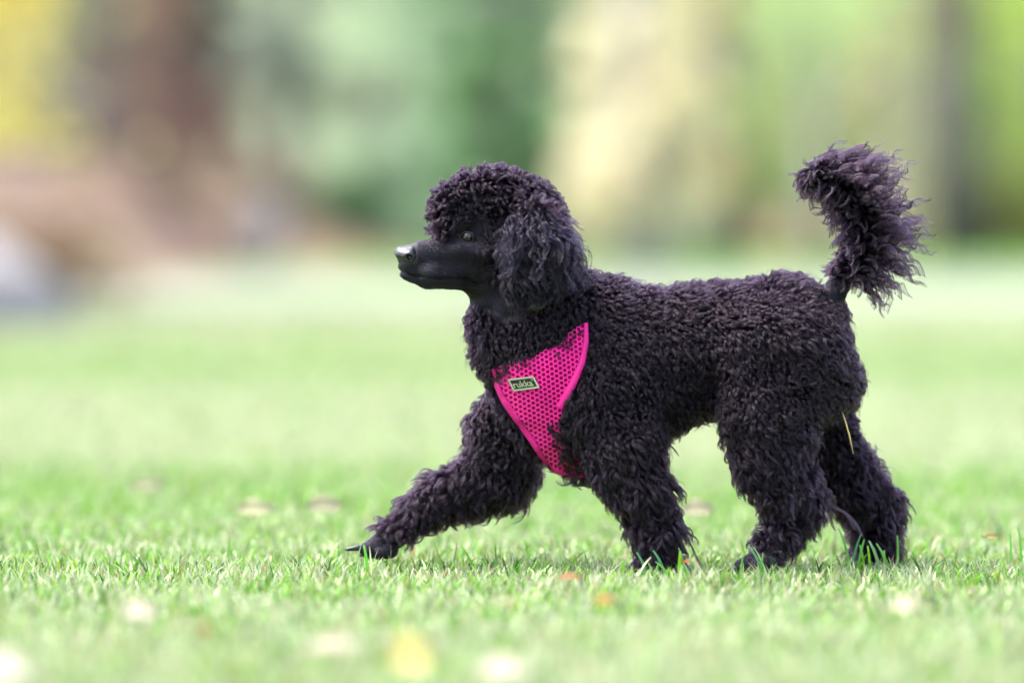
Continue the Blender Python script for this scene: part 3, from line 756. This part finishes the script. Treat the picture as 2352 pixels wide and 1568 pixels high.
hm = mesh_np('honeycomb_mesh', sheet(Vh[:, 0], Vh[:, 1], .0016), Fh, Cn, pink, har)
so = hm.modifiers.new('thickness', 'SOLIDIFY'); so.thickness = .0012; so.offset = 0
def ribbon(path, widths, lift, mat, name, parent, thick=.003):
    Vr = []; n_ = len(path); P_ = np.array(path, float)
    tt = np.linspace(0, n_ - 1, (n_ - 1) * 8 + 1); U_ = np.interp(tt, range(n_), P_[:, 0]); V_ = np.interp(tt, range(n_), P_[:, 1]); W_ = np.interp(tt, range(n_), widths)
    for _ in range(6):
        U_[1:-1] = (U_[:-2] + 2 * U_[1:-1] + U_[2:]) / 4; V_[1:-1] = (V_[:-2] + 2 * V_[1:-1] + V_[2:]) / 4
    du = np.gradient(U_); dv = np.gradient(V_); l = np.hypot(du, dv); nu, nv = -dv / l, du / l; rows = []
    for s, lf in ((-.5, 0), (-.35, .0018), (0, .0026), (.35, .0018), (.5, 0)): rows.append(sheet(U_ + nu * W_ * s, V_ + nv * W_ * s, lift + lf))
    A = np.stack(rows, 1); m_ = len(U_); I_ = np.arange(m_ * 5).reshape(m_, 5)
    Q_ = np.stack((I_[:-1, :-1], I_[1:, :-1], I_[1:, 1:], I_[:-1, 1:]), -1).reshape(-1, 4)
    o_ = mesh_np(name, A.reshape(-1, 3), Q_, np.full(len(Q_), 4), mat, parent)
    so_ = o_.modifiers.new('thickness', 'SOLIDIFY'); so_.thickness = thick; so_.offset = 0
    return o_
ribbon([(1346, 742), (1347, 785), (1338, 832), (1317, 880), (1300, 912), (1286, 938)], [5, 9, 11, 14, 17, 15], .0015, pinktrim, 'binding', har)
ribbon([(1134, 846), (1142, 886), (1158, 920), (1186, 960), (1212, 996), (1232, 1026), (1250, 1056), (1270, 1078), (1300, 1090), (1340, 1092)], [6, 9, 12, 12, 11, 10, 9, 8, 7, 6], .0015, pinktrim, 'binding', har)
# badge
bf = material('badge_rubber', (.018, .014, .016), .5, .3); bl_ = material('badge_raised_rim', (.30, .34, .20), .35, .5)
Pb = {'o': [(1166, 871), (1225, 864), (1239, 890), (1180, 898)]}
co = np.array(Pb['o'], float); ctr = co.mean(0)
def bil(a, b_): return (co[0] * (1 - a) * (1 - b_) + co[1] * a * (1 - b_) + co[2] * a * b_ + co[3] * (1 - a) * b_)
badge_v = []; badge_f = []; badge_m = []
def bpoly(pts2, lift0, lift1, mi):
    """pts2: convex outline in badge coordinates (0..1, 0..1); a raised prism"""
    n_ = len(pts2); b0 = len(badge_v); q_ = np.array([bil(*p) for p in pts2])
    for lf in (lift0, lift1):
        for x in sheet(q_[:, 0], q_[:, 1], lf): badge_v.append(x)
    badge_f.append([b0 + n_ + i for i in range(n_)]); badge_m.append(mi)
    for i in range(n_): badge_f.append([b0 + i, b0 + (i + 1) % n_, b0 + n_ + (i + 1) % n_, b0 + n_ + i]); badge_m.append(mi)
def rr(x0, y0, x1, y1, l0, l1, mi): bpoly([(x0, y0), (x1, y0), (x1, y1), (x0, y1)], l0, l1, mi)
N8 = 8
for i in range(N8): rr(i / N8, 0, (i + 1) / N8, 1, .0018, .0040, 0)
bw, bh = .055, .12
for i in range(N8):
    rr(i / N8, -.02, (i + 1) / N8, bh, .0040, .0052, 1); rr(i / N8, 1 - bh, (i + 1) / N8, 1.02, .0040, .0052, 1)
rr(-.01, bh, bw, 1 - bh, .0040, .0052, 1); rr(1 - bw, bh, 1.01, 1 - bh, .0040, .0052, 1)
badge = mesh_np('badge', badge_v, [i for f_ in badge_f for i in f_], [len(f_) for f_ in badge_f], bf, har, smooth=False, mats=[bf, bl_], midx=badge_m)
tag(badge, 'black badge with pale raised rim reading rukka')
# raised lettering, warped on to the badge
def lettering(body, x0, x1, y0, y1, bold):
    cu_ = bpy.data.curves.new('lettering', 'FONT'); cu_.body = body; cu_.size = 1; cu_.extrude = 0; cu_.offset = bold; cu_.resolution_u = 4
    to = bpy.data.objects.new('tmp', cu_); COL.objects.link(to); dgp = bpy.context.evaluated_depsgraph_get()
    me = bpy.data.meshes.new_from_object(to.evaluated_get(dgp)); bpy.data.objects.remove(to)
    V_ = np.array([v.co[:] for v in me.vertices]); lo, hi = V_.min(0), V_.max(0)
    a = x0 + (V_[:, 0] - lo[0]) / (hi[0] - lo[0]) * (x1 - x0); b_ = y1 - (V_[:, 1] - lo[1]) / (hi[1] - lo[1]) * (y1 - y0)
    q_ = np.array([bil(x, y) for x, y in zip(a, b_)]); co_ = sheet(q_[:, 0], q_[:, 1], .0047)
    me.vertices.foreach_set('co', co_.astype(np.float32).ravel()); me.update()
    me.materials.clear(); me.materials.append(bl_)
    return me
m1 = lettering('rukka', .09, .84, .24, .78, .012); m2 = lettering('\u00ae', .84, .92, .18, .36, .01)
bm = bmesh.new(); bm.from_mesh(m1); bm.from_mesh(m2); me = bpy.data.meshes.new('lettering'); bm.to_mesh(me); bm.free(); me.materials.append(bl_)
lt = link('lettering', me, har)

# ------------------------------------------------------------------ fur
rng = np.random.default_rng(33)
def hair_mat(name, col, rough=.33, rr_=.45):
    m = bpy.data.materials.new(name); m.use_nodes = True; t = m.node_tree; t.nodes.clear()
    h = t.nodes.new('ShaderNodeBsdfHairPrincipled'); h.model = 'CHIANG'; h.parametrization = 'COLOR'
    h.inputs['Color'].default_value = (*col, 1); h.inputs['Roughness'].default_value = rough; h.inputs['Radial Roughness'].default_value = rr_
    h.inputs['Coat'].default_value = 0.0; h.inputs['IOR'].default_value = 1.36
    h.inputs['Random Roughness'].default_value = .2
    o_ = t.nodes.new('ShaderNodeOutputMaterial'); t.links.new(h.outputs[0], o_.inputs['Surface'])
    return m
FUR = hair_mat('black_fur', (.0068, .0030, .0066), .22, .40)
EAR = hair_mat('silky_ear_hair', (.0066, .0042, .0095), .17, .28)
FUZZ = hair_mat('face_fuzz', (.004, .0026, .0056), .26, .5)
def hair_object(name, P, rad, mat):
    """P: strands x points x 3, rad: points"""
    n_, k_, _ = P.shape; hc = bpy.data.hair_curves.new(name); hc.add_curves([k_] * n_)
    hc.attributes['position'].data.foreach_set('vector', P.astype(np.float32).ravel())
    ra = hc.attributes.get('radius') or hc.attributes.new('radius', 'FLOAT', 'POINT')
    ra.data.foreach_set('value', np.broadcast_to(rad, (n_, k_)).astype(np.float32).ravel())
    hc.materials.append(mat); return link(name, hc, dog)
# area-weighted samples of the hide
tri_area = np.linalg.norm(fnb, axis=1) * .5
fc = Vb[Qb].mean(1); fN = fnb / (np.linalg.norm(fnb, axis=1)[:, None] + 1e-12)
def sample(n_, wgt):
    p = tri_area * wgt; p = p / p.sum(); k = rng.choice(len(Qb), n_, p=p)
    a = rng.random((n_, 1)); b_ = rng.random((n_, 1)); q_ = Qb[k]
    P = (Vb[q_[:, 0]] * (1 - a) + Vb[q_[:, 1]] * a) * (1 - b_) + (Vb[q_[:, 3]] * (1 - a) + Vb[q_[:, 2]] * a) * b_
    n3 = Nb[q_].mean(1); n3 /= np.linalg.norm(n3, axis=1)[:, None] + 1e-9
    return P, n3
def thin(P, cell):
    k = np.floor(P / cell).astype(np.int64); key = k[:, 0] * 73856093 ^ k[:, 1] * 19349663 ^ k[:, 2] * 83492791
    _, i = np.unique(key, return_index=True); return np.sort(i)
def clumps(P, Nn_, T, L_, lift, turns, rc, R0, ns, K=9, tipw=.22, frizz=.0006, droop=0.0):
    """locks of hair: each lock an arching, twisting guide with ns strands closing on it"""
    n_ = len(P); T = T - (T * Nn_).sum(1)[:, None] * Nn_; T /= np.linalg.norm(T, axis=1)[:, None] + 1e-9
    B = np.cross(Nn_, T); s = np.linspace(0, 1, K)[None, :, None]
    L_ = np.broadcast_to(L_, n_)[:, None, None]; lift = np.broadcast_to(lift, n_)[:, None, None]; rc = np.broadcast_to(rc, n_)[:, None, None]
    ph = (rng.random(n_) * 2 * np.pi)[:, None, None]; hand = np.where(rng.random(n_) < .5, -1, 1)[:, None, None]; tn = np.broadcast_to(turns, n_)[:, None, None] * (.75 + .5 * rng.random(n_))[:, None, None]
    an = ph + hand * tn * 2 * np.pi * s; env = np.minimum(1, s * 2.5)
    C = P[:, None] + T[:, None] * L_ * s + Nn_[:, None] * lift * np.sin(np.pi * .72 * s) / .9 + B[:, None] * rc * env * (np.cos(an) - np.cos(ph)) + Nn_[:, None] * rc * env * (np.sin(an)) * .8
    C[:, :, 2] -= (droop * L_ * s ** 2)[:, :, 0]
    a = rng.random((n_, ns)) * 2 * np.pi; R0 = np.broadcast_to(R0, n_)[:, None]; r_ = np.sqrt(rng.random((n_, ns))) * R0
    ox, oy = r_ * np.cos(a), r_ * np.sin(a)
    sh = 1 - (1 - tipw) * np.linspace(0, 1, K) ** .8
    O = (T[:, None] * ox[..., None] + B[:, None] * oy[..., None])[:, :, None] * sh[None, None, :, None]
    O = O + Nn_[:, None, None] * (rng.random((n_, ns)) * R0 * .5)[..., None, None] * (np.linspace(0, 1, K))[None, None, :, None]
    # the strand's own wave inside the lock
    fa = rng.random((n_, ns, 1, 1)) * 6.28 + np.linspace(0, 1, K)[None, None, :, None] * 9
    W = (T[:, None, None] * np.sin(fa) + B[:, None, None] * np.cos(fa * 1.3)) * frizz * np.linspace(0, 1, K)[None, None, :, None]
    ln = (1 - .25 * rng.random((n_, ns)) ** 2)[..., None, None]
    G = P[:, None, None] + (C[:, None] - P[:, None, None]) * ln + O + W
    return G.reshape(n_ * ns, K, 3)
def taper(K, r0, r1): return r0 + (r1 - r0) * np.linspace(0, 1, K) ** 1.5

fu, fv = UV(fc); fd = fc[:, 1]
muzz = (fu < 1030) & (fv > 500) & (fv < 700)
facez = (fu < 1132) & (fv > np.interp(fu, [990, 1030, 1050, 1100, 1132], [548, 534, 508, 503, 530])) & (fv < 700)
throat = (fv > 640) & (fv < 740) & (fu < 1215) & (fu > 1040) & (fv < 688 + (fu - 1085) * .9)
toes = ((fu < 896) & (fv > 1218)) | ((fu < 932) & (fv > 1238)) | ((fu < 1772) & (fu > 1640) & (fv > 1252) & (fd < 0))
tailz = (fu > 1895) & (fv < 690) & ((fu - 1895) * .9 + (690 - fv) > 6)
eary = ((fu > 0) & (fd < -.088) & (fv < 735) & (fv > 450) & (fu > 1140) & (fu < 1300)) | ((fd > .034) & (fv < 700) & (fv > 470) & (fu > 1120) & (fu < 1290))
smooth_zone = facez | throat | toes | tailz
top_zone = (~smooth_zone) & (~eary) & (fv < 600) & (fu < 1330)
harn = (in_poly(fu, fv, HP) | ((seg_dist(fu, fv, HP[:9]) < 9) | (seg_dist(fu, fv, [(1347, 740), (1347, 780), (1334, 836), (1312, 888), (1288, 935)]) < 7))) & (fN[:, 1] < .2)
# shrink the harness hole a little at its top so neck curls hang over it
harn &= ~((fv < 900 - (fu - 1133) * .55) & (fv < 862 - (fu - 1133) * .50))
harn &= ~((fv > 950) & (seg_dist(fu, fv, [(1290, 940), (1290, 985), (1306, 1030), (1345, 1070)]) < 26))
body_zone = ~(smooth_zone | tailz | eary | top_zone | harn)
near = np.where(fN[:, 1] < .25, 1.0, .55)

def flow(P):
    u, v = UV(P); T = np.zeros_like(P); T[:, 2] = -1.0
    T[:, 0] = .45
    back = (v < 760) & (u > 1340); T[back, 0] = 1.0; T[back, 2] = -.35
    neck = (u < 1350) & (v < 850); T[neck, 0] = .15
    ff_ = (u < 1260) & (v > 1000); T[ff_, 0] = -.15; T[ff_, 2] = -1
    rump = (u > 1800) & (v < 900); T[rump, 0] = .9; T[rump, 2] = -.7
    leg = v > 1040; T[leg, 0] *= .35
    sw = (fbm(u / 34, v / 34 + 7, 71, 2) - .5) * 2.0; sx = (fbm(u / 40 + 50, v / 40, 73, 2) - .5) * 1.6
    T[:, 0] += sw; T[:, 2] += sx
    return T + rng.normal(size=P.shape) * .22
# body coat
P, n3 = sample(70000, body_zone * near); i = thin(P, .0050); P, n3 = P[i], n3[i]
u_, v_ = UV(P); sz = (.74 + .38 * sstep(900, 1120, v_)) * (.72 + .6 * fbm(u_ / 70, v_ / 70 + P[:, 1] * 20, 83, 2)); ok = rng.random(len(P)) < (.0050 / (.0062 * sz)) ** 2
P, n3, sz = P[ok], n3[ok], sz[ok]
u_, v_ = UV(P); legs = sstep(960, 1120, v_); lump = .6 + .8 * fbm(u_ / 22, v_ / 22, 77, 3)
L_ = (.0175 + .0045 * legs) * sz * np.exp(rng.normal(size=len(P)) * .28) * lump
L_ = L_ * np.where((v_ > 1222) & (u_ > 1640) & (u_ < 1800), .5, 1) * np.where((v_ > 1215) & (u_ < 950), .4, 1)
lf = (.0080 + .0015 * legs) * (.55 + .9 * rng.random(len(P))) * lump
G = clumps(P, n3, flow(P), L_, lf, .55, (.0028 + .0006 * legs) * sz * (.5 + rng.random(len(P))), .0044 * sz, 22, 10, tipw=.2, frizz=.0011)
print('coat clumps', len(P), 'strands', len(G))
hair_object('coat', G, taper(10, .00021, .00007), FUR)
# loose fly-away locks
P, n3 = sample(9000, body_zone * 1.0); G2 = clumps(P, n3, flow(P), .024 * (.6 + .7 * rng.random(len(P))), .011 * (.7 + .6 * rng.random(len(P))), .8, .003, .0022, 4, 12, .8, .002)
hair_object('stray_hair', G2, taper(12, .00012, .00004), FUR)
# topknot
P, n3 = sample(16000, top_zone * near); i = thin(P, .0056); P, n3 = P[i], n3[i]
u_, v_ = UV(P); T = rng.normal(size=P.shape) * .6; T[:, 2] -= .35; T[:, 0] += np.where(u_ < 1090, -.3, .7)
bound = np.interp(u_, [990, 1030, 1050, 1100, 1132], [548, 534, 508, 503, 530]); sh_ = np.where((u_ < 1175) & (u_ > 1042), np.clip((bound - v_) / 50, .28, 1), 1)
G = clumps(P, n3, T, .013 * (.6 + .8 * rng.random(len(P))) * sh_ ** .5, .0125 * (.6 + .75 * rng.random(len(P))) * sh_, .75, .0028 * sh_, .0038, 24, 9, tipw=.2, frizz=.001)
hair_object('topknot', G, taper(9, .00020, .00007), FUR)
# face, throat and toes: short fuzz lying back
P, n3 = sample(52000, smooth_zone * near * np.where(toes, .8, 1)); u_, v_ = UV(P)
T = np.zeros_like(P); T[:, 0] = 1; T[:, 2] = -.35; T[:, 1] = .2
tz = v_ > 1150; T[tz, 0] = -1; T[tz, 2] = -.6
th_ = (v_ > 660) & (v_ < 800); T[th_, 0] = .3; T[th_, 2] = -1
T += rng.normal(size=P.shape) * .18
de = np.hypot(u_ - 1073, v_ - 546); ok = (de > 17) & ~((u_ < 957) & (v_ < 606) & (v_ > 500)); P, n3, T, u_, v_ = P[ok], n3[ok], T[ok], u_[ok], v_[ok]
fl = np.where(u_ < 1000, .0032, .0050) * (.7 + .6 * rng.random(len(P))); fl = np.where((u_ > 1088) & (v_ < 650) & (v_ > 500), .0085 * (.6 + .6 * rng.random(len(P))), fl); fl = np.where(v_ > 1150, .005, fl)
G = clumps(P, n3, T, fl, fl * .16, .0, .0, .0006, 2, 5, .8, .0001)
hair_object('short_hair', G, taper(5, .00011, .00005), FUZZ)
# cheek: soft waves passing from the clipped face into the topknot and ear
chk = facez & (fu > 1090) & (fv > 500) & (fv < 640); chk |= top_zone & (fu > 1050) & (fu < 1150) & (fv > 490)
P, n3 = sample(2600, chk * near); i = thin(P, .0042); P, n3 = P[i], n3[i]; u_, v_ = UV(P)
T = np.tile((.75, .1, -.8), (len(P), 1)) + rng.normal(size=P.shape) * .3; k_ = sstep(1088, 1135, u_)
G = clumps(P, n3, T, .006 + .010 * k_ * (.6 + .6 * rng.random(len(P))), .0012 + .0035 * k_, .5, .0014 * k_, .0030, 18, 8, tipw=.3, frizz=.0007)
hair_object('cheek_hair', G, taper(8, .00017, .00006), FUR)

# long wavy hair: explicit growth
def locks(roots, dirs, bend, L_, wave, wl, ns, R0, K=18, spread=.6, tipw=.35, frz=.0008):
    """roots n x 3, start directions, bend added towards the tip; wavy locks of ns strands"""
    n_ = len(roots); s = np.linspace(0, 1, K)
    D0 = dirs / np.linalg.norm(dirs, axis=1)[:, None]
    d = D0[:, None] * (1 - s[None, :, None]) + bend[:, None] * (s[None, :, None]); d /= np.linalg.norm(d, axis=2)[..., None] + 1e-9
    C = np.cumsum(d, 1) * (np.asarray(L_)[:, None, None] / K); C -= C[:, :1]
    A = np.cross(D0, rng.normal(size=(n_, 3))); A /= np.linalg.norm(A, axis=1)[:, None]; B = np.cross(D0, A)
    ph = rng.random((n_, 1, 1)) * 6.28; w_ = 2 * np.pi * (np.asarray(L_)[:, None, None] / wl) * s[None, :, None] * (.8 + .4 * rng.random((n_, 1, 1)))
    env = np.minimum(1, s * 2.2)[None, :, None]
    C = C + wave * env * (A[:, None] * np.sin(w_ + ph) + B[:, None] * .7 * np.cos(w_ + ph))
    a = rng.random((n_, ns)) * 6.28; r_ = np.sqrt(rng.random((n_, ns))) * R0
    O = A[:, None] * (r_ * np.cos(a))[..., None] + B[:, None] * (r_ * np.sin(a))[..., None]
    sh = 1 - (1 - tipw) * s ** 1.3
    W = np.sin(rng.random((n_, ns, 1, 1)) * 6.28 + s[None, None, :, None] * 11) * frz * s[None, None, :, None]
    ln = (1 - .35 * rng.random((n_, ns)) ** 2)[..., None, None]
    G = roots[:, None, None] + C[:, None] * ln + O[:, :, None] * sh[None, None, :, None] + W * (A[:, None, None] + B[:, None, None])
    return G.reshape(n_ * ns, K, 3)
def ear_hair(side):
    m = eary & ((fd < 0) if side < 0 else (fd > 0)) & (fv < 690)
    P, n3 = sample(9000, m * 1.0); i = thin(P, .0058); P, n3 = P[i], n3[i]; u_, v_ = UV(P)
    dirs = n3 * .6; dirs[:, 2] -= .5; dirs[:, 0] += np.clip((u_ - 1235) / 110, -.35, .8)
    sw = (fbm(u_ / 45, v_ / 60, 91, 2) - .5) * 1.4
    bend = np.zeros_like(P); bend[:, 2] = -1; bend[:, 0] = -.10 - (u_ - 1235) / 220 + sw; bend[:, 1] = side * -.05; bend += rng.normal(size=P.shape) * .24
    Lh = np.clip((712 - v_) / PX * .70, .018, .074) * (.6 + .65 * rng.random(len(P)))
    G = locks(P, dirs, bend, Lh, .0052, .036, 22, .0024, tipw=.16, frz=.0008)
    return G
hair_object('ear_hair', ear_hair(-1), taper(18, .00020, .00008), EAR)
hair_object('ear_hair', ear_hair(1), taper(18, .00020, .00008), EAR)
# wisps behind the ear
n_ = 60; rt = np.array([c3(1262 + rng.random() * 45, 500 + rng.random() * 85, -.085 + rng.random() * .06) for _ in range(n_)])
dr = np.tile((.8, 0, .25), (n_, 1)) + rng.normal(size=(n_, 3)) * .25; bd = np.tile((.6, 0, -.75), (n_, 1)) + rng.normal(size=(n_, 3)) * .2
hair_object('ear_wisp', locks(rt, dr, bd, .020 + .020 * rng.random(n_), .002, .02, 12, .0022), taper(18, .00016, .00006), FUR)
# tail plume
TP = np.array([c3(*t_[:2], t_[3]) for t_ in TAIL]); seg_l = np.r_[0, np.cumsum(np.linalg.norm(np.diff(TP, axis=0), axis=1))]
n_ = 480; s_ = seg_l[2] * 1.04 + (seg_l[-1] - seg_l[2] * .98) * rng.random(n_)
C = np.stack([np.interp(s_, seg_l, TP[:, c]) for c in range(3)], 1); rel = (s_ - seg_l[2]) / (seg_l[-1] - seg_l[2])
tg = np.stack([np.gradient(TP[:, c], seg_l) for c in range(3)], 1); TG = np.stack([np.interp(s_, seg_l, tg[:, c]) for c in range(3)], 1); TG /= np.linalg.norm(TG, axis=1)[:, None]
a = rng.normal(size=(n_, 3)); a -= (a * TG).sum(1)[:, None] * TG; a /= np.linalg.norm(a, axis=1)[:, None]
right = a[:, 0] > 0
# hair fans to the right (wind), hangs on the left
L_ = np.where(right, np.interp(rel, [0, .25, .6, .8, 1], [.082, .098, .092, .070, .032]), np.interp(rel, [0, .3, .6, .8, 1], [.038, .050, .062, .056, .040])) * (.5 + .65 * rng.random(n_))
dirs = a * .9 + TG * .35
bend = np.zeros((n_, 3))
bend[:, 0] = np.where(right, .95, -.35); bend[:, 2] = np.where(right, np.interp(rel, [0, .25, .55, .8, 1], [-.85, -.35, .05, .0, -.5]), -.95); bend[:, 1] = a[:, 1] * .35
upz = a[:, 2] > .3; bend[upz & right, 2] += .25
bend += rng.normal(size=(n_, 3)) * .42
tr_ = np.interp(s_, seg_l, [t_[2] / PX for t_ in TAIL]) * .8
G = locks(C + a * tr_[:, None], dirs, bend, L_, .0062, .030, 28, .0020, 18, tipw=.12, frz=.0007)
# fill close to the bone so the core reads dense
n2 = 700; k = rng.integers(0, n_, n2)
G_b = locks(C[k] + a[k] * tr_[k][:, None], a[k] + rng.normal(size=(n2, 3)) * .4, bend[k] * .5 + rng.normal(size=(n2, 3)) * .5, .022 + .018 * rng.random(n2), .0025, .02, 14, .0035, 18)
n3_ = 34; rt = np.array([c3(1880 + 95 * q_, 402 + 6 * rng.random() + 40 * max(0, q_ - .6), -.004) for q_ in rng.random(n3_)])
dr = np.tile((.25, 0, 1.0), (n3_, 1)) + rng.normal(size=(n3_, 3)) * (.3, .3, .15); bd = np.tile((1.0, 0, -.15), (n3_, 1)) + rng.normal(size=(n3_, 3)) * (.3, .25, .3)
rt = np.concatenate((rt, np.array([c3(1845 + 65 * rng.random(), 384 + 34 * rng.random(), -.012) for _ in range(40)])))
dr = np.concatenate((dr, rng.normal(size=(40, 3)) * (1, .8, .8) + (-.4, -.2, .1))); bd = np.concatenate((bd, rng.normal(size=(40, 3)) * .6 + (-.1, 0, -.8))); n3_ += 40
G_c = locks(rt, dr, bd, np.where(np.arange(n3_) < 34, .045 + .045 * rng.random(n3_), .022 + .020 * rng.random(n3_)), .0035, .05, 22, .0026, 18, tipw=.12)
hair_object('tail_plume', np.concatenate((G, G_b, G_c)), taper(18, .00024, .00012), FUR)

# straw caught on the far hind leg
bm = bmesh.new(); tube(bm, [c3(1929, 930, -.045), c3(1941, 965, -.05), c3(1951, 1000, -.052), c3(1960, 1042, -.05)], [.0004, .0010, .0013, .0005], 6)
so = bm_obj('grass_stalk', bm, material('straw', (.62, .44, .12), .5)); tag(so, 'dry yellow grass stalk caught in the fur of the hind leg', 'grass stalk')
